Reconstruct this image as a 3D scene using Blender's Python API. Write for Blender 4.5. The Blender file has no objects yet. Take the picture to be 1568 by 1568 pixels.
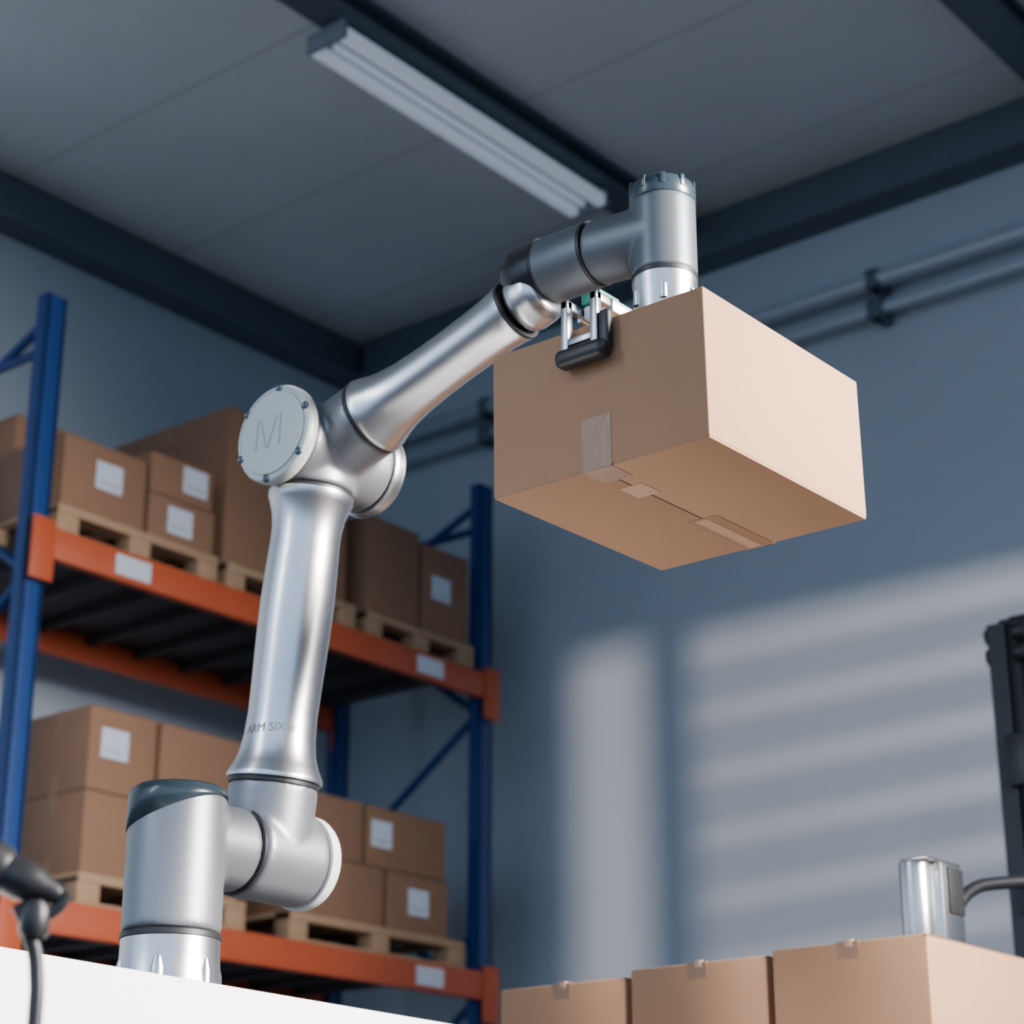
import bpy, bmesh, math, random
from math import *
from mathutils import Vector, Matrix, Euler
random.seed(7)
scene=bpy.context.scene
COL=scene.collection

# ---------------------------------------------------------------- materials
def nt(name):
    m=bpy.data.materials.new(name); m.use_nodes=True
    n=m.node_tree.nodes; l=m.node_tree.links
    return m,n,l,n['Principled BSDF']
def mat(name,col,rough=.5,metal=0,var=0,scale=20,bump=0,bscale=200,coat=0,stretch=None,rvar=0,emit=None,es=0):
    m,n,l,b=nt(name)
    b.inputs['Base Color'].default_value=(*col,1); b.inputs['Roughness'].default_value=rough
    b.inputs['Metallic'].default_value=metal; b.inputs['Coat Weight'].default_value=coat
    if emit: b.inputs['Emission Color'].default_value=(*emit,1); b.inputs['Emission Strength'].default_value=es
    tc=n.new('ShaderNodeTexCoord'); src=tc.outputs['Object']
    if stretch:
        mp=n.new('ShaderNodeMapping'); mp.inputs['Scale'].default_value=stretch; l.new(src,mp.inputs[0]); src=mp.outputs[0]
    if var or rvar:
        t=n.new('ShaderNodeTexNoise'); t.inputs['Scale'].default_value=scale; t.inputs['Detail'].default_value=5; l.new(src,t.inputs[0])
        if var:
            r=n.new('ShaderNodeMix'); r.data_type='RGBA'
            r.inputs[6].default_value=(*[c*(1-var) for c in col],1); r.inputs[7].default_value=(*[min(1,c*(1+var)) for c in col],1)
            l.new(t.outputs[0],r.inputs[0]); l.new(r.outputs[2],b.inputs['Base Color'])
        if rvar:
            mr=n.new('ShaderNodeMapRange'); mr.inputs['To Min'].default_value=rough-rvar; mr.inputs['To Max'].default_value=rough+rvar
            l.new(t.outputs[0],mr.inputs[0]); l.new(mr.outputs[0],b.inputs['Roughness'])
    if bump:
        t2=n.new('ShaderNodeTexNoise'); t2.inputs['Scale'].default_value=bscale; t2.inputs['Detail'].default_value=4; l.new(src,t2.inputs[0])
        bp=n.new('ShaderNodeBump'); bp.inputs['Strength'].default_value=bump; bp.inputs['Distance'].default_value=.002
        l.new(t2.outputs[0],bp.inputs['Height']); l.new(bp.outputs[0],b.inputs['Normal'])
    return m
def panel_mat(name,col,px,py):
    m,n,l,b=nt(name); b.inputs['Roughness'].default_value=.7
    tc=n.new('ShaderNodeTexCoord'); sp=n.new('ShaderNodeSeparateXYZ'); l.new(tc.outputs['Object'],sp.inputs[0])
    outs=[]
    for ax,per in ((0,px),(1,py)):
        d=n.new('ShaderNodeMath'); d.operation='DIVIDE'; d.inputs[1].default_value=per; l.new(sp.outputs[ax],d.inputs[0])
        f=n.new('ShaderNodeMath'); f.operation='FRACT'; l.new(d.outputs[0],f.inputs[0])
        c=n.new('ShaderNodeMath'); c.operation='LESS_THAN'; c.inputs[1].default_value=.016/per; l.new(f.outputs[0],c.inputs[0]); outs.append(c)
    mx=n.new('ShaderNodeMath'); mx.operation='MAXIMUM'; l.new(outs[0].outputs[0],mx.inputs[0]); l.new(outs[1].outputs[0],mx.inputs[1])
    t=n.new('ShaderNodeTexNoise'); t.inputs['Scale'].default_value=1.2; t.inputs['Detail'].default_value=6; l.new(tc.outputs['Object'],t.inputs[0])
    a=n.new('ShaderNodeMix'); a.data_type='RGBA'; a.inputs[6].default_value=(*[c*.88 for c in col],1); a.inputs[7].default_value=(*[c*1.12 for c in col],1); l.new(t.outputs[0],a.inputs[0])
    q=n.new('ShaderNodeMix'); q.data_type='RGBA'; q.inputs[7].default_value=(*[c*.74 for c in col],1)
    l.new(mx.outputs[0],q.inputs[0]); l.new(a.outputs[2],q.inputs[6]); l.new(q.outputs[2],b.inputs['Base Color'])
    return m

M_ceil=panel_mat('ceiling_panel',(.72,.78,.80),1.15,30)
M_wall=mat('wall_paint',(.46,.54,.62),.75,var=.05,scale=1.5,bump=.1,bscale=60)
M_floor=mat('concrete_floor',(.045,.045,.048),.6,var=.15,scale=3)
M_beam=mat('beam_paint',(.095,.13,.165),.55,var=.1,scale=4)
M_deck_shade=mat('shelf_deck_shaded',(.03,.025,.03),.6,var=.1,scale=4)  # near-black tone stands in for the shade under the shelves
M_blue=mat('rack_blue',(.008,.045,.19),.5,var=.1,scale=8)
M_orange=mat('rack_orange',(.46,.078,.024),.5,var=.1,scale=8)
M_wood=mat('pallet_wood',(.40,.26,.155),.8,var=.25,scale=6,stretch=(2,20,20),bump=.3,bscale=60)
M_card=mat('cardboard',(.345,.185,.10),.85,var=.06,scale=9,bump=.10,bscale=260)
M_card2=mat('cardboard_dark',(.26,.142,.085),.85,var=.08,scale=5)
M_edge=mat('cardboard_edge',(.14,.08,.05),.9,var=.1)
M_tape=mat('packing_tape',(.27,.145,.08),.36,var=.10,scale=40,bump=.35,bscale=70)
M_tapel=mat('tape_light',(.45,.27,.17),.34,var=.1,scale=40,bump=.3,bscale=70)
M_label=mat('paper_label',(.60,.68,.80),.6,var=.04)
M_alu=mat('satin_aluminium',(.64,.63,.64),.30,metal=1,rvar=.03,scale=30,bump=.03,bscale=400)
M_grey=mat('housing_grey',(.23,.24,.26),.42,metal=.7,bump=.10,bscale=500)
M_greyd=mat('wrist_grey',(.12,.135,.15),.40,metal=.5,bump=.08,bscale=500)
M_dark=mat('cap_dark',(.022,.038,.050),.28,coat=.1,var=.05)
M_capb=mat('cap_black',(.014,.013,.015),.24,var=.05)
M_black=mat('black_rubber',(.012,.012,.014),.45,var=.1)
M_cap=mat('cap_pale',(.60,.62,.59),.42,var=.03,metal=.1)
M_emb=mat('cap_emboss',(.48,.50,.475),.5,var=.03)
M_screw=mat('screw_steel',(.08,.10,.13),.35,metal=.8,var=.1)
M_white=mat('white_panel',(.93,.94,.96),.45,var=.015)
M_absorb=mat('bench_bounce_absorber',(.05,.05,.055),.7,var=.1)  # unseen dark bench-top sheet, added to cut light bouncing onto the held box
M_chrome=mat('brushed_steel',(.60,.61,.62),.28,metal=1,var=.03)
M_fing=mat('finger_steel',(.42,.43,.45),.30,metal=1,var=.03)
M_green=mat('circuit_green',(.02,.25,.14),.4,var=.2,scale=80)
M_lampw=mat('reflector_white',(.66,.72,.82),.35,var=.02,emit=(.7,.82,1),es=.26)
M_lampd=mat('fixture_grey',(.24,.27,.32),.5,var=.05)
M_pipe=mat('conduit',(.46,.53,.63),.35,metal=.2,var=.05)
M_mast=mat('mast_black',(.02,.022,.026),.4,metal=.3,var=.15)
M_ink=mat('printed_ink',(.24,.25,.27),.5,var=.05)

# ---------------------------------------------------------------- mesh builder
def basis(d):
    d=Vector(d).normalized(); return d.to_track_quat('Z','Y').to_matrix().to_4x4()
class MB:
    def __init__(s): s.bm=bmesh.new(); s.mats=[]
    def _mi(s,m):
        if m not in s.mats: s.mats.append(m)
        return s.mats.index(m)
    def _add(s,b,m,mx=None,smooth=False):
        i=s._mi(m)
        if mx is not None: bmesh.ops.transform(b,matrix=mx,verts=b.verts)
        bmesh.ops.recalc_face_normals(b,faces=b.faces)
        for f in b.faces: f.material_index=i; f.smooth=smooth
        t=bpy.data.meshes.new('t'); b.to_mesh(t); b.free(); s.bm.from_mesh(t); bpy.data.meshes.remove(t)
    def box(s,x0,x1,y0,y1,z0,z1,m,bev=0,mx=None,seg=2):
        b=bmesh.new(); bmesh.ops.create_cube(b,size=1)
        bmesh.ops.scale(b,vec=(x1-x0,y1-y0,z1-z0),verts=b.verts)
        bmesh.ops.translate(b,vec=((x0+x1)/2,(y0+y1)/2,(z0+z1)/2),verts=b.verts)
        if bev: bmesh.ops.bevel(b,geom=b.edges[:],offset=bev,segments=seg,affect='EDGES',profile=.5)
        s._add(b,m,mx)
        return s
    def lathe(s,prof,o,d,m,seg=72):
        b=bmesh.new(); rings=[]
        for r,t in prof:
            if r<1e-6: rings.append([b.verts.new((0,0,t))])
            else: rings.append([b.verts.new((r*cos(2*pi*k/seg),r*sin(2*pi*k/seg),t)) for k in range(seg)])
        for a,c in zip(rings,rings[1:]):
            for k in range(seg):
                k2=(k+1)%seg
                if len(a)==1 and len(c)==1: continue
                if len(a)==1: b.faces.new((a[0],c[k],c[k2]))
                elif len(c)==1: b.faces.new((a[k],a[k2],c[0]))
                else: b.faces.new((a[k],a[k2],c[k2],c[k]))
        s._add(b,m,Matrix.Translation(Vector(o))@basis(d),True); return s
    def cyl(s,r,o,e,m,bev=.003,seg=48):
        o=Vector(o);e=Vector(e);L=(e-o).length
        return s.lathe([(0,0),(r-bev,0),(r-bev*.3,bev*.3),(r,bev),(r,L-bev),(r-bev*.3,L-bev*.3),(r-bev,L),(0,L)],o,e-o,m,seg)
    def tube(s,pts,r,m,seg=16,sub=8):
        P=[Vector(p) for p in pts]; Q=[]
        for i in range(len(P)-1):
            p0=P[max(i-1,0)];p1=P[i];p2=P[i+1];p3=P[min(i+2,len(P)-1)]
            for k in range(sub):
                t=k/sub
                Q.append(.5*((2*p1)+(p2-p0)*t+(2*p0-5*p1+4*p2-p3)*t*t+(3*p1-p0-3*p2+p3)*t**3))
        Q.append(P[-1]); b=bmesh.new(); rings=[]
        up=Vector((.3,.2,1)).normalized()
        for i,q in enumerate(Q):
            tn=(Q[min(i+1,len(Q)-1)]-Q[max(i-1,0)]).normalized(); a=tn.cross(up)
            if a.length<.05: a=tn.cross(Vector((1,0,0)))
            a.normalize(); c=tn.cross(a)
            rings.append([b.verts.new(q+r*(cos(2*pi*k/seg)*a+sin(2*pi*k/seg)*c)) for k in range(seg)])
        for A,B in zip(rings,rings[1:]):
            for k in range(seg): b.faces.new((A[k],A[(k+1)%seg],B[(k+1)%seg],B[k]))
        b.faces.new(rings[0]); b.faces.new(rings[-1]); s._add(b,m,None,True); return s
    def poly(s,pts,m,thick,d):
        b=bmesh.new(); d=Vector(d)*thick
        A=[b.verts.new(p) for p in pts]; B=[b.verts.new(Vector(p)+d) for p in pts]
        b.faces.new(A); b.faces.new(B[::-1])
        for i in range(len(A)): b.faces.new((A[i],A[(i+1)%len(A)],B[(i+1)%len(A)],B[i]))
        s._add(b,m); return s
    def done(s,name,parent=None,mx=None,sharp=35):
        me=bpy.data.meshes.new(name)
        if mx is not None: bmesh.ops.transform(s.bm,matrix=mx,verts=s.bm.verts)
        s.bm.to_mesh(me); s.bm.free()
        for m in s.mats: me.materials.append(m)
        ob=bpy.data.objects.new(name,me); COL.objects.link(ob)
        try: me.set_sharp_from_angle(angle=radians(sharp))
        except Exception: pass
        if parent: ob.parent=parent
        return ob
def empty(name,loc=(0,0,0)):
    e=bpy.data.objects.new(name,None); COL.objects.link(e); e.empty_display_size=.1; return e
def blend(ob,vox=.004,it=14):
    r=ob.modifiers.new('r','REMESH'); r.mode='VOXEL'; r.voxel_size=vox; r.use_smooth_shade=True
    s=ob.modifiers.new('s','SMOOTH'); s.factor=.5; s.iterations=it
    return ob

# ---------------------------------------------------------------- room
XW,YW,ZC=8.62,8.3,6.07
MB().box(XW,XW+.2,-6,YW+.2,0,ZC,M_wall).done('wall_right')
MB().box(-4,XW,YW,YW+.2,0,ZC,M_wall).done('wall_back')
MB().box(-4,XW+.2,-6,YW+.2,ZC,ZC+.15,M_ceil).done('ceiling')
MB().box(-8,XW+.2,-10,YW+.2,-.1,0,M_floor).done('floor')
def ibeam_x(name,y0,y1,z0,z1,x0=-4,x1=XW):
    ym=(y0+y1)/2
    MB().box(x0,x1,y0,y1,z0,z0+.03,M_beam).box(x0,x1,ym-.02,ym+.02,z0+.03,z1-.03,M_beam).box(x0,x1,y0,y1,z1-.03,z1,M_beam).done(name)
ibeam_x('ceiling_beam',5.54,5.74,5.93,ZC)
ibeam_x('ceiling_beam',3.20,3.40,5.93,ZC)
MB().box(-4,XW,YW-.16,YW,5.82,ZC,M_beam,.01).box(-4,XW,YW-.20,YW,5.79,5.82,M_beam).done('trim_1')
MB().box(XW-.16,XW,-6,YW-.2,5.82,ZC,M_beam,.01).box(XW-.20,XW,-6,YW-.2,5.79,5.82,M_beam).done('trim_2')
# front wall with louvred window that the low sun comes through
wf=MB(); Y0=-3.5
wx0,wx1,wxm0,wxm1,wz0,wz1=5.55,6.38,5.68,5.74,1.75,3.70
wf.box(-.5,wx0,Y0-.2,Y0,0,ZC,M_wall).box(wx1,XW,Y0-.2,Y0,0,ZC,M_wall).box(wx0,wx1,Y0-.2,Y0,0,wz0,M_wall).box(wx0,wx1,Y0-.2,Y0,wz1,ZC,M_wall)
wf.done('wall_front')
wn=MB()
wn.box(wx0,wx1,Y0-.15,Y0-.05,wz0,wz0+.03,M_white).box(wx0,wx1,Y0-.15,Y0-.05,wz1-.03,wz1,M_white).box(wxm0,wxm1,Y0-.10,Y0-.08,wz0,wz1,M_white)
z=wz0+.12
while z<wz1:
    wn.box(wxm1,wx1,Y0-.10,Y0-.08,z,z+.088,M_white); z+=.222
wn.done('window_1')

# ceiling lamp
lf=MB()
lf.box(5.66,7.62,5.62,5.75,5.87,5.92,M_lampd,.008)
lf.box(5.64,7.64,5.565,5.62,5.80,5.87,M_lampw,.012)
lf.box(5.64,7.64,5.745,5.80,5.80,5.87,M_lampw,.012)
lf.box(5.64,7.64,5.62,5.745,5.845,5.87,M_lampd,.004)
lf.cyl(.018,(5.69,5.683,5.825),(7.59,5.683,5.825),M_lampw)
lf.box(5.62,5.65,5.56,5.805,5.80,5.90,M_lampd,.008).box(7.63,7.66,5.56,5.805,5.80,5.90,M_lampd,.008)
lf.box(6.1,6.14,5.65,5.72,5.91,5.94,M_lampd).box(7.2,7.24,5.65,5.72,5.91,5.94,M_lampd)
lf.done('fluorescent_ceiling_lamp')

# wall conduits
for zz,r in ((5.34,.046),(5.17,.030)):
    c=MB().cyl(r,(XW-.12,-5,zz),(XW-.12,8.0,zz),M_pipe)
    for yy in (-1,1.8,4.47,7.1):
        c.box(XW-.17,XW,yy-.03,yy+.03,zz-.055,zz+.055,M_beam,.01)
        c.box(XW-.165,XW-.075,yy-.045,yy+.045,zz-.055,zz+.055,M_beam,.015)
    c.done('wall_conduit_pipe')

# ---------------------------------------------------------------- rack
rk=empty('pallet_rack')
RX0,RX1,RY0,RY1=5.02,8.02,6.70,7.75
for nm,x in (('frame_1',RX0),('frame_2',RX1)):
    f=MB()
    for y in (RY0,RY1):
        f.box(x-.055,x+.055,y,y+.03,0,4.6,M_blue,.004).box(x-.055,x-.04,y,y+.07,0,4.6,M_blue).box(x+.04,x+.055,y,y+.07,0,4.6,M_blue)
        f.box(x-.09,x+.09,y-.03,y+.13,0,.012,M_blue)
    zz=.3; k=0
    while zz<4.3:
        z2=zz+.75
        a,b=(RY0+.05,RY1+.05) if k%2==0 else (RY1+.05,RY0+.05)
        f.cyl(.022,(x,a,zz),(x,b,min(z2,4.5)),M_blue,seg=12); zz=z2; k+=1
    for zz in (.3,2.1,4.35): f.cyl(.022,(x,RY0+.05,zz),(x,RY1+.05,zz),M_blue,seg=12)
    f.done(nm,rk)
for i,zt in enumerate((1.93,3.50)):
    b=MB()
    for y in (RY0-.045,RY1+.03):
        b.box(RX0+.06,RX1-.06,y,y+.05,zt-.14,zt,M_orange,.006)
        for x in (RX0,RX1): b.box(x-.06,x+.06,y-.008,y+.012,zt-.25,zt+.03,M_orange,.004)
    for k in range(9):
        x=RX0+.25+k*.31; b.box(x-.02,x+.02,RY0,RY1+.03,zt-.055,zt-.01,M_deck_shade)
    b.box(RX0+.08,RX1-.08,RY0+.01,RY1+.02,zt-.012,zt-.002,M_deck_shade)
    lx=((7.45,) if i==0 else (5.42,7.42))
    for x in lx: b.box(x,x+.2,RY0-.05,RY0-.045,zt-.115,zt-.025,M_label)
    b.done('shelf_beams_%d'%(i+1),rk)

def pallet(x0,x1,y0,y1,z):
    p=MB(); w=x1-x0
    for yy in (y0,(y0+y1)/2-.05,y1-.1): p.box(x0,x1,yy,yy+.1,z,z+.02,M_wood,.002)
    for xx in (x0,(x0+x1)/2-.06,x1-.12):
        for yy in (y0,(y0+y1)/2-.05,y1-.1): p.box(xx,xx+.12,yy,yy+.1,z+.02,z+.10,M_wood,.003)
    for yy in (y0,(y0+y1)/2-.05,y1-.1): p.box(x0,x1,yy,yy+.1,z+.10,z+.12,M_wood)
    n=6
    for k in range(n):
        a=x0+k*(w-.1)/(n-1); p.box(a,a+.1,y0,y1,z+.12,z+.14,M_wood,.002)
    p.box(x0,x1,y0-.002,y0+.1,z+.102,z+.138,M_wood,.002)
    return p.done('wooden_pallet')
def carton(x0,x1,y0,y1,z0,z1,label=True,m=None,lab=None,fore=False):
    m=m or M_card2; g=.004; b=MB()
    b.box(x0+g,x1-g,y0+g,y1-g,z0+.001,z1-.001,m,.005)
    xm=(x0+x1)/2; ym=(y0+y1)/2
    b.box(x0+g,x1-g,ym-.025,ym+.025,z1-.002,z1,M_tape)
    hh=.035 if fore else .09
    b.box(x0+g-.001,x0+g,ym-.025,ym+.025,z1-hh,z1,M_tape)
    if fore:
        b.box(x0+g-.002,x0+g+.03,ym-.012,ym+.006,z1-.012,z1+.003,M_tapel,.001)
    b.box(x0+g-.001,x0+g,ym-.025,ym+.025,z0,z0+.08,M_tape)
    b.box(x0+g,x1-g,y0+g,y0+g+.001,z1-.006,z1-.002,M_edge)
    if label:
        w=lab or (x0+(x1-x0)*.42, z0+(z1-z0)*.50)
        b.box(w[0],w[0]+.15,y0+g-.002,y0+g,w[1],w[1]+.13,M_label)
        b.box(w[0]+.02,w[0]+.13,y0+g-.003,y0+g-.002,w[1]+.03,w[1]+.034,M_edge)
    return b.done('cardboard_box')
# upper level (z 3.50)
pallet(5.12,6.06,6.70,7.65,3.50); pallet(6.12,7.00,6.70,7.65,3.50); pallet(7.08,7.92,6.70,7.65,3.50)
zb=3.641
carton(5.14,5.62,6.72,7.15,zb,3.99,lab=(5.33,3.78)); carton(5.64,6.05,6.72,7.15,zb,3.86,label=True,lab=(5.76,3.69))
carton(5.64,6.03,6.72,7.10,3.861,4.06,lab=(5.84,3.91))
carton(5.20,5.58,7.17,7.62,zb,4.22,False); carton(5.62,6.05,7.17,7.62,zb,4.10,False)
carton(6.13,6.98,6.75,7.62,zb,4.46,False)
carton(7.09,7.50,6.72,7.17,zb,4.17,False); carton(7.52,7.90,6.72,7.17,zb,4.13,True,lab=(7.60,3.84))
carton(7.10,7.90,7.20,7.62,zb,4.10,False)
# lower level (z 1.93)
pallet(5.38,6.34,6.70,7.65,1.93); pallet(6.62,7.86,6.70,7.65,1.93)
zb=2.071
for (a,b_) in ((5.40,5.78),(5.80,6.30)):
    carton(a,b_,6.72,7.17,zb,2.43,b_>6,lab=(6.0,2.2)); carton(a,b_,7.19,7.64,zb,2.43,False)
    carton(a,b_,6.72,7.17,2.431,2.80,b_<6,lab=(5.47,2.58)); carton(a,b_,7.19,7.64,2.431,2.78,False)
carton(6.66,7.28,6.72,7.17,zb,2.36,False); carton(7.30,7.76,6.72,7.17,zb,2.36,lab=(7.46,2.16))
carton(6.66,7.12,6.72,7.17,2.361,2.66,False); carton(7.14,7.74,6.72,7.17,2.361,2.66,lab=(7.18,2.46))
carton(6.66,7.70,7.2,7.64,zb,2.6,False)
# ground level
pallet(5.3,6.3,6.72,7.67,0.0); carton(5.32,6.28,6.74,7.6,.141,1.0); pallet(6.7,7.7,6.72,7.67,0.0); carton(6.72,7.68,6.74,7.6,.141,.9)

# ---------------------------------------------------------------- white machine table
tb=MB(); mt=Matrix.Translation((1.78,2.30,0))@Matrix.Rotation(radians(6.2),4,'Z')
tb.box(-1.0,1.6,0,.85,.06,.917,M_white,.004,mt)
tb.box(-.9,1.5,.06,.8,0,.06,M_black,0,mt)
tb.box(-.99,1.59,.02,.83,.9165,.9175,M_absorb,0,mt)
tb.box(-.98,1.58,-.002,0,.40,.405,M_beam,0,mt)
tb.done('white_workbench')

# ---------------------------------------------------------------- robot arm
rb=empty('robot_arm')
BX,BY=2.195,2.490
S=Vector((2.395,2.49,1.170)); E=Vector((2.395,2.40,1.890))
MB().lathe([(0,.917),(.086,.917),(.086,.922),(.083,.935),(.080,.975),(.080,1.0),(0,1.0)],(BX,BY,0),(0,0,1),M_alu).done('foot',rb)
f=MB()
for k in range(6):
    a=k*pi/3+radians(215)
    f.lathe([(.013,0),(.012,.03),(.007,.048),(0,.052)],(BX+.076*cos(a),BY+.076*sin(a),.917),(0,0,1),M_alu,24)
f.done('foot_bolts',rb)
MB().lathe([(.079,.998),(.0815,1.0),(.0815,1.008),(.079,1.010)],(BX,BY,0),(0,0,1),M_black).done('foot_ring',rb)
h=MB(); h.cyl(.0805,(BX,BY,1.009),(BX,BY,1.235),M_grey,.008,64); h.cyl(.071,(BX,BY,1.165),(BX+.130,BY,1.165),M_grey,.004,64)
blend(h.done('base_column',rb))
b=bmesh.new(); seg=72; prof=[(.0825,1.12),(.0825,1.230),(.080,1.241),(.070,1.248),(0,1.250)]
rings=[[b.verts.new((BX+r*cos(2*pi*k/seg),BY+r*sin(2*pi*k/seg),t)) for k in range(seg)] if r>0 else [b.verts.new((BX,BY,t))] for r,t in prof]
for A,B in zip(rings,rings[1:]):
    for k in range(seg):
        if len(B)==1: b.faces.new((A[k],A[(k+1)%seg],B[0]))
        else: b.faces.new((A[k],A[(k+1)%seg],B[(k+1)%seg],B[k]))
right=Vector((.631,-.776,0)); nrm=(Vector((0,0,1))-right*.36).normalized()
bmesh.ops.bisect_plane(b,geom=b.verts[:]+b.edges[:]+b.faces[:],plane_co=(BX,BY,1.204),plane_no=nrm,clear_inner=True)
for f_ in b.faces: f_.smooth=True
me=bpy.data.meshes.new('column_cap'); b.to_mesh(me); b.free(); me.materials.append(M_dark)
o=bpy.data.objects.new('column_cap',me); COL.objects.link(o); o.parent=rb
sm=o.modifiers.new('so','SOLIDIFY'); sm.thickness=.003; sm.offset=-1
# shoulder
u=(E-S).normalized()
MB().lathe([(.070,0),(.0745,.001),(.0745,.006),(.070,.007)],(BX+.129,BY,1.165),(1,0,0),M_black).done('shoulder_seam',rb)
h=MB(); h.cyl(.079,(BX+.136,BY,1.167),(BX+.285,BY,1.167),M_grey,.01,64); h.cyl(.077,S,S+u*.118,M_grey,.003,64)
blend(h.done('shoulder_housing',rb))
MB().lathe([(0,0),(.082,0),(.082,.016),(.078,.024),(.06,.028),(0,.030)],(BX+.283,BY,1.167),(1,0,0),M_cap).done('shoulder_cap',rb)
MB().lathe([(.070,.114),(.0785,.116),(.0785,.124),(.07,.126)],S,u,M_black).done('upper_arm_lower_ring',rb)
UP=[(.07,.124),(.083,.124),(.0835,.128),(.082,.134),(.074,.150),(.0665,.172),(.0625,.20),(.0605,.24),(.062,.30),(.0645,.38),(.0655,.44),(.0640,.50),(.062,.55),(.0625,.575),(.066,.600),(.073,.622),(.0765,.630),(.0765,.640),(.07,.640)]
MB().lathe(UP,S,u,M_alu,96).done('upper_arm_tube',rb)
MB().lathe([(.07,.638),(.0755,.640),(.0755,.646),(.07,.648)],S,u,M_black).done('upper_arm_upper_ring',rb)
# printed marking wrapped on the tube
def wrap_text(body,size,o,d,r_of,t0,ang0,m,name,parent):
    cu=bpy.data.curves.new('t','FONT'); cu.body=body; cu.size=size; cu.align_x='CENTER'; cu.resolution_u=4
    ob=bpy.data.objects.new('t',cu); COL.objects.link(ob); bpy.context.view_layer.update()
    me=bpy.data.meshes.new_from_object(ob.evaluated_get(bpy.context.evaluated_depsgraph_get()))
    bpy.data.objects.remove(ob)
    bm_=bmesh.new(); bm_.from_mesh(me)
    bmesh.ops.subdivide_edges(bm_,edges=[e for e in bm_.edges if e.calc_length()>.008],cuts=2)
    bmesh.ops.triangulate(bm_,faces=bm_.faces)
    d=Vector(d).normalized()
    for v_ in bm_.verts:
        x,y=v_.co.x,v_.co.y; t=t0+y; r=r_of(t)+.0006; a=ang0+x/r
        v_.co=Vector(o)+d*t+Vector((cos(a),sin(a),0))*r
    bm_.to_mesh(me); bm_.free(); me.materials.append(m)
    q=bpy.data.objects.new(name,me); COL.objects.link(q); q.parent=parent
def rup(t):
    for (r0,a),(r1,c) in zip(UP,UP[1:]):
        if a<=t<=c and c>a: return r0+(r1-r0)*(t-a)/(c-a)
    return .062
wrap_text('ARM SIX o',.021,S,u,rup,.198,radians(206),M_ink,'printed_marking',rb)
# elbow
F1=Vector((2.40,1.94,2.030)); EF=Vector((2.405,2.40,1.885)); v=(F1-EF).normalized()
h=MB(); h.cyl(.081,(2.312,2.40,1.888),(2.52,2.40,1.888),M_grey,.01,64); h.cyl(.0765,E,S+u*.648,M_grey,.003,64); h.cyl(.072,EF,EF+v*.132,M_grey,.003,64)
blend(h.done('elbow_housing',rb))
c=MB(); c.lathe([(.080,0),(.090,0),(.0915,.003),(.0915,.016),(.088,.022),(.082,.024),(.0815,.0225),(.079,.0225),(.077,.026),(.055,.028),(0,.028)],(2.308,2.402,1.890),(-1,0,0),M_cap,96)
for k in range(6):
    a=k*pi/3+radians(38)
    c.lathe([(.0070,.0),(.0070,.004),(.0045,.005),(0,.0035)],(2.287,2.402+.0845*cos(a),1.890+.0845*sin(a)),(-1,0,0),M_screw,20)
xf=2.2802
for a0,a1 in ((.038,.034),(.012,.028),(.008,-.012),(-.020,-.022)):
    c.poly([(xf,2.402+a0,1.862),(xf,2.402+a0-.0035,1.862),(xf,2.402+a1-.0035,1.920),(xf,2.402+a1,1.920)],M_emb,.0012,(-1,0,0))
c.done('elbow_cap',rb)
MB().lathe([(.078,0),(.084,0),(.085,.003),(.085,.008),(.083,.010),(.083,.014),(.085,.016),(.085,.022),(.080,.028),(0,.030)],(2.518,2.40,1.888),(1,0,0),M_alu).done('elbow_rear_cap',rb)
MB().lathe([(.065,.130),(.0735,.131),(.0735,.138),(.065,.139)],EF,v,M_black).done('forearm_lower_ring',rb)
MB().lathe([(.06,.137),(.072,.137),(.0725,.141),(.070,.150),(.063,.170),(.057,.195),(.0525,.23),(.0495,.28),(.0485,.34),(.0490,.40),(.0505,.44),(.0525,.462),(.0545,.474),(.0545,.478),(.04,.478)],EF,v,M_alu,96).done('forearm_tube',rb)
MB().lathe([(.045,.476),(.0545,.477),(.0545,.484),(.045,.485)],EF,v,M_black).done('forearm_upper_ring',rb)
# wrist
W1=EF+v*.484; zw=2.078; WX=2.395
h=MB(); h.cyl(.0535,W1,EF+v*.555,M_alu,.02,64)
blend(h.done('wrist_elbow',rb),.0035,10)
MB().lathe([(0,0),(.028,.002),(.045,.010),(.054,.024),(.058,.042),(.0585,.075),(.0585,.080),(.05,.080)],(WX,1.948,zw),(0,-1,0),M_capb).done('wrist_dark_cap',rb)
MB().lathe([(.05,0),(.0575,0),(.0575,.004),(.05,.004)],(WX,1.868,zw),(0,-1,0),M_black).done('wrist_seam_1',rb)
MB().lathe([(.05,0),(.0565,0),(.0570,.003),(.0560,.095),(.05,.096)],(WX,1.864,zw),(0,-1,0),M_greyd).done('wrist_barrel',rb)
MB().lathe([(.05,0),(.0560,0),(.0560,.005),(.05,.005)],(WX,1.768,zw),(0,-1,0),M_black).done('wrist_seam_2',rb)
TX,TY=2.395,1.632
h=MB(); h.cyl(.0545,(WX,1.763,zw),(WX,TY,zw-.012),M_greyd,.003,64); h.cyl(.0535,(TX,TY,1.988),(TX,TY,2.125),M_greyd,.003,64)
blend(h.done('wrist_tee',rb),.0035,10)
c=MB().lathe([(.053,2.120),(.0545,2.123),(.0545,2.141),(.052,2.150),(.046,2.155),(0,2.157)],(TX,TY,0),(0,0,1),M_dark)
for k in range(10):
    a=k*2*pi/10
    c.box(-.003,.003,-.004,.004,-.010,.010,M_dark,.001,Matrix.Translation((TX+.0525*cos(a),TY+.0525*sin(a),2.143))@Matrix.Rotation(a,4,'Z'))
c.done('wrist_top_cap',rb)
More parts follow.
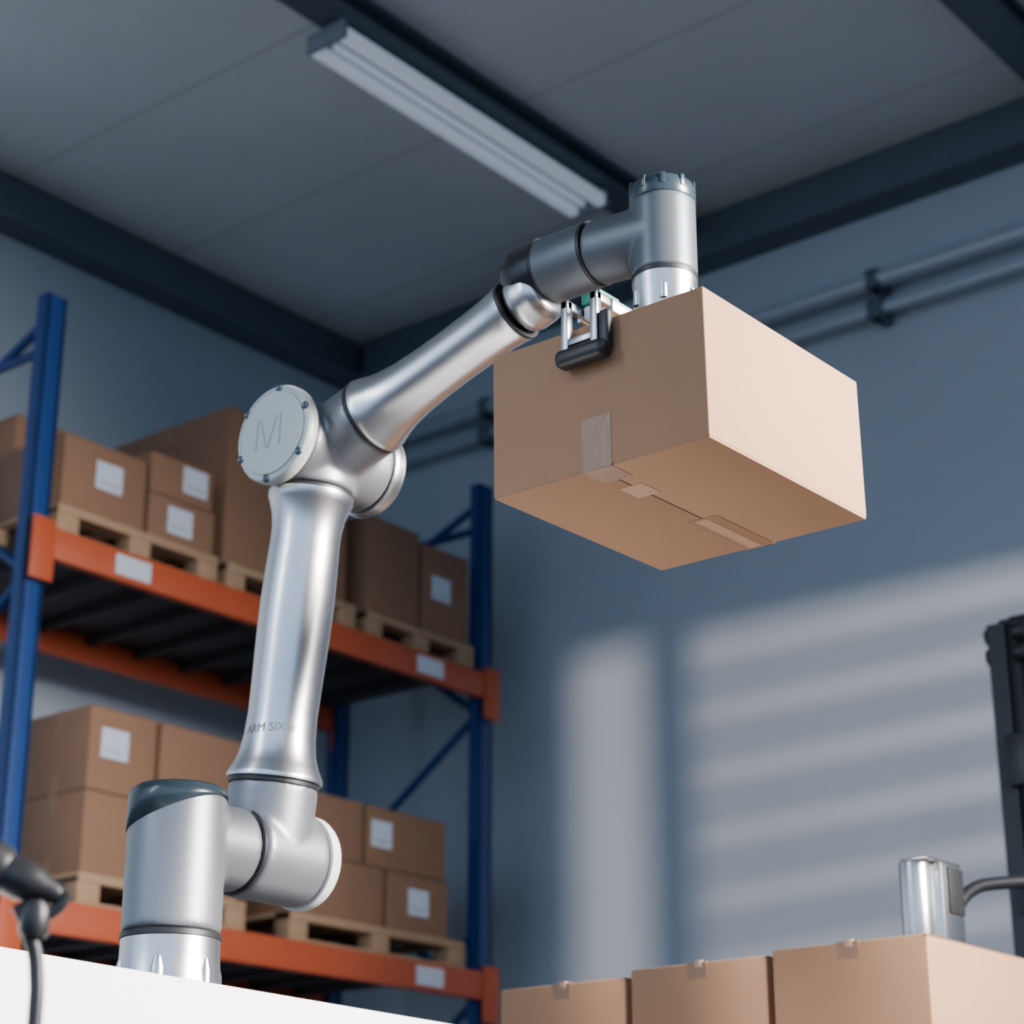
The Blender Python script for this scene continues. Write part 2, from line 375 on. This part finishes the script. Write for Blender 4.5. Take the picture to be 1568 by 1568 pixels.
MB().lathe([(.04,1.981),(.0535,1.982),(.0535,1.989),(.04,1.990)],(TX,TY,0),(0,0,1),M_black).done('flange_ring',rb)
c=MB().lathe([(0,1.915),(.047,1.915),(.051,1.92),(.051,1.968),(.0525,1.972),(.0525,1.982),(0,1.982)],(TX,TY,0),(0,0,1),M_alu)
for k in range(6):
    a=k*pi/3+.55; c.lathe([(.0065,0),(.0065,.024),(0,.027)],(TX+.049*cos(a),TY+.049*sin(a),1.93),(0,0,1),M_alu,16)
c.done('tool_flange',rb)
# gripper
g=empty('gripper'); g.parent=rb
gb=MB(); GY=TY-.012
gb.box(TX-.05,TX+.05,TY-.04,TY+.04,1.860,1.916,M_alu,.005)
gb.box(2.19,2.62,GY-.022,GY+.022,1.840,1.862,M_white,.004)
gb.box(2.19,2.62,GY-.034,GY-.024,1.838,1.860,M_alu,.002).box(2.19,2.62,GY+.024,GY+.034,1.838,1.860,M_alu,.002)
gb.box(2.185,2.235,GY-.014,GY+.022,1.862,1.880,M_green,.002)
gb.done('gripper_body',g)
for nm,sx,xf in (('finger_1',-1,2.168),('finger_2',1,2.625)):
    q=MB()
    for yy in (GY-.030,GY+.024):
        x0,x1=sorted((xf,xf+sx*.014)); q.box(x0,x1,yy,yy+.014,1.768,1.862,M_fing,.003)
        x0,x1=sorted((xf-sx*.05,xf+sx*.014)); q.box(x0,x1,yy,yy+.014,1.846,1.862,M_fing,.003)
    x0,x1=sorted((xf+sx*.002,xf+sx*.012)); q.box(x0,x1,GY-.018,GY+.026,1.786,1.798,M_fing,.002)
    x0,x1=sorted((xf-sx*.001,xf+sx*.030)); q.box(x0,x1,GY-.050,GY+.042,1.748,1.776,M_black,.011,None,4)
    x0,x1=sorted((xf-sx*.001,xf+sx*.014)); q.box(x0,x1,GY-.050,GY-.031,1.763,1.826,M_black,.005,None,3)
    q.done(nm,g)

# ---------------------------------------------------------------- held carton
mx=Matrix.Translation((2.177,1.416,1.586))@Matrix.Rotation(radians(.46),4,'Z')@Matrix.Rotation(radians(-.72),4,'Y')@Matrix.Rotation(radians(-.15),4,'X')
a,b_,c_=.441,.386,.233
hb=MB()
hb.box(0,a,0,b_,.003,c_,M_card,.0022,None,3)
t=.003; ym=b_/2
hb.box(.0015,a-.0015,.001,ym-.0012,0,t+.001,M_card,.0008).box(.0015,a-.0015,ym+.0012,b_-.001,0,t+.001,M_card,.0008)
hb.box(.002,a-.002,ym-.0012,ym+.0012,.0012,.004,M_edge)
hb.box(-.0006,.002,ym-.026,ym+.026,0.0,.083,M_tape)
hb.box(-.0006,.052,ym-.026,ym+.026,-.0006,.001,M_tape)
hb.box(.085,.135,ym-.018,ym+.022,-.0006,.001,M_tapel)
hb.box(a-.17,a+.0006,ym-.026,ym+.026,-.0006,.001,M_tape)
hb.box(a-.165,a-.005,ym-.006,ym+.016,-.0010,.001,M_tapel)
hb.box(a-.001,a+.0006,ym-.026,ym+.026,0,.07,M_tape)
hb.box(.001,a-.001,ym-.026,ym+.026,c_-.001,c_+.0006,M_tape)
hb.done('cardboard_box',mx=mx)

# ---------------------------------------------------------------- foreground stack
fx=3.66; ys=(1.91,2.285,2.65,3.02); tops=(1.135,1.126,1.112)
pallet(3.64,4.62,1.90,3.04,0.0)
for i in range(3):
    for j in range(2):
        x0=fx+j*.485; x1=x0+.475
        z0=.141
        for k in range(3):
            z1=tops[i] if k==2 else .141+(k+1)*.326
            carton(x0,x1,ys[i]+.002,ys[i+1]-.004,z0,z1,False,m=M_card,fore=(k==2)); z0=z1

# steel canister on the stack
cn=MB(); cz=1.1385
cn.cyl(.034,(3.955,2.085,cz),(3.955,2.085,cz+.20),M_chrome,.004)
cn.box(3.97,4.07,2.03,2.09,cz,cz+.20,M_chrome,.008).box(3.995,4.06,2.024,2.032,cz+.09,cz+.19,M_black,.002)
cn.box(3.925,4.075,2.035,2.105,cz+.20,cz+.206,M_chrome,.003)
cn.done('steel_canister')

# hand truck behind the stack
ht=MB()
A=Vector((4.74,2.40,0)); D=Vector((.631,-.776,0))
def P(s,z,n=0): return A+D*s+Vector((-.776,-.631,0))*(-n)+Vector((0,0,z))
ht.tube([P(0,.10),P(0,.7),P(0,1.27),P(.012,1.37),P(.06,1.425),P(.14,1.44),P(.28,1.445),P(.40,1.43),P(.45,1.37),P(.46,1.27),P(.46,.7),P(.46,.10)],.017,M_mast)
for zz in (.35,.65,.95): ht.cyl(.012,P(0,zz),P(.46,zz),M_mast)
ht.cyl(.10,P(-.06,.10,.08),P(-.02,.10,.08),M_black,.01).cyl(.10,P(.48,.10,.08),P(.52,.10,.08),M_black,.01).cyl(.012,P(-.06,.10,.08),P(.52,.10,.08),M_mast)
ht.poly([P(0,0.01),P(.46,0.01),P(.46,.01,.24),P(0,.01,.24)],M_mast,.012,(0,0,1))
ht.done('hand_truck')

# ---------------------------------------------------------------- forklift
fk=empty('forklift')
m_=MB(); yf=2.72; fxx=.11
for x in (5.86+fxx,6.50+fxx):
    m_.box(x-.045,x+.045,yf,yf+.02,.05,2.50,M_mast,.004).box(x-.045,x-.03,yf,yf+.08,.05,2.50,M_mast).box(x+.03,x+.045,yf,yf+.08,.05,2.50,M_mast)
    m_.box(x+.085,x+.15,yf-.02,yf+.06,.1,2.56,M_mast,.004)
    m_.box(x+.055,x+.075,yf+.03,yf+.05,.1,2.45,M_chrome,.002)
    m_.cyl(.028,(x+.21,yf+.05,.1),(x+.21,yf+.05,2.2),M_mast,seg=24)
    for zz in (2.47,2.40): m_.cyl(.028,(x-.005,yf-.04,zz),(x-.005,yf+.10,zz),M_mast,seg=24)
    m_.cyl(.032,(x+.115,yf-.06,2.53),(x+.115,yf+.10,2.53),M_mast,seg=24)
m_.box(5.85+fxx,6.55+fxx,yf+.04,yf+.1,2.40,2.48,M_mast,.01).box(5.83+fxx,6.55+fxx,yf+.02,yf+.1,.9,1.0,M_mast,.01)
m_.box(5.79+fxx,5.83+fxx,yf-.03,yf+.04,1.95,2.12,M_mast,.006).box(5.80+fxx,5.83+fxx,yf-.03,yf+.04,1.55,1.63,M_mast,.006)
m_.done('mast',fk)
q=MB(); q.box(5.9,7.0,yf-.10,yf-.03,.45,.55,M_mast,.01).box(5.9,7.0,yf-.10,yf-.03,.15,.25,M_mast,.01)
for x in (6.0,6.65): q.box(x,x+.1,yf-1.1,yf-.06,.06,.10,M_mast,.005).box(x,x+.1,yf-.14,yf-.09,.06,.55,M_mast,.005)
q.done('fork_carriage',fk)
q=MB(); q.box(5.95,6.95,yf+.25,yf+1.9,.25,.95,M_orange,.06,None,4).box(6.05,6.85,yf+1.2,yf+1.85,.95,1.2,M_mast,.05,None,4)
for x in (5.9,6.88):
    for y in (yf+.45,yf+1.6): q.cyl(.27,(x,y,.27),(x+.12,y,.27),M_black,.03)
q.done('chassis',fk)

# ---------------------------------------------------------------- scanner on stand (left foreground)
sc=MB()
sx,sy=1.163,1.503
sc.cyl(.10,(sx,sy,0),(sx,sy,.02),M_black).tube([(sx,sy,.02),(sx,sy,.5),(sx+.004,sy-.004,.70),(sx+.004,sy,.76),(sx-.004,sy+.004,.79),(sx-.012,sy+.012,.815)],.0072,M_black)
d=Vector((-.63,.78,.42)).normalized()
sc.lathe([(0,0),(.007,.001),(.011,.008),(.0125,.018),(.0165,.024),(.0195,.040),(.0185,.055),(.023,.062),(.026,.10),(.028,.14),(0,.145)],Vector((sx+.014,sy-.017,.822)),d,M_black,24)
sc.lathe([(.010,0),(.014,.006),(.014,.026),(.010,.034)],(sx-.002,sy,.784),(0,0,1),M_black,20)
sc.tube([(sx-.002,sy,.80),(sx+.012,sy-.014,.812),(sx+.016,sy-.02,.826)],.006,M_black)
sc.done('barcode_scanner_stand')

# ---------------------------------------------------------------- camera
cd=bpy.data.cameras.new('camera'); cam=bpy.data.objects.new('camera',cd); COL.objects.link(cam)
cam.location=(0,0,.5); cam.rotation_euler=(radians(90+20.67),0,radians(39.1-90))
cd.sensor_width=36; cd.lens=3091/1568*36
cd.dof.use_dof=True; cd.dof.focus_distance=3.05; cd.dof.aperture_fstop=4.8
scene.camera=cam

# ---------------------------------------------------------------- light
w=bpy.data.worlds.new('world'); scene.world=w; w.use_nodes=True
wn_=w.node_tree.nodes; wl=w.node_tree.links
bg=wn_['Background']; bg.inputs[1].default_value=1.6
tc=wn_.new('ShaderNodeTexCoord'); sp=wn_.new('ShaderNodeSeparateXYZ'); wl.new(tc.outputs['Generated'],sp.inputs[0])
mr=wn_.new('ShaderNodeMapRange'); mr.inputs['From Min'].default_value=-.15; mr.inputs['From Max'].default_value=.04; wl.new(sp.outputs[2],mr.inputs[0])
mxw=wn_.new('ShaderNodeMix'); mxw.data_type='RGBA'; mxw.inputs[6].default_value=(.22,.30,.40,1); mxw.inputs[7].default_value=(.56,.77,1.10,1)
wl.new(mr.outputs[0],mxw.inputs[0]); wl.new(mxw.outputs[2],bg.inputs[0])
def aim(o,t): o.rotation_euler=(Vector(t)-o.location).to_track_quat('-Z','Y').to_euler()
def area(name,loc,tgt,sx,sy,p,col,spread=180):
    l=bpy.data.lights.new(name,'AREA'); l.shape='RECTANGLE'; l.size=sx; l.size_y=sy; l.energy=p; l.color=col; l.spread=radians(spread)
    o=bpy.data.objects.new(name,l); COL.objects.link(o); o.location=loc; aim(o,tgt); return o
area('added_key_light',(3.8,-2.6,3.1),(2.8,1.7,1.5),1.3,1.8,490,(1,.94,.90),80)  # added key panel inside the room, no window behind it
area('added_streak_light',(-1.5,3.4,3.4),(2.3,2.3,1.6),.3,2.4,14,(.92,.95,1),100)  # unseen strip light added for highlight streaks on the arm tubes
dv=Vector((.30,.954,-.03)).normalized(); tg=Vector((8.62,5.1,2.7))
for k in range(4):
    sl=bpy.data.lights.new('low_sun','SPOT'); sl.energy=20000; sl.color=(1,.82,.72); sl.spot_size=radians(18); sl.spot_blend=.2; sl.shadow_soft_size=.10
    so=bpy.data.objects.new('low_sun',sl); COL.objects.link(so)
    so.location=tg-dv*30+Vector((0,0,(k-1.5)*.14)); aim(so,tg)
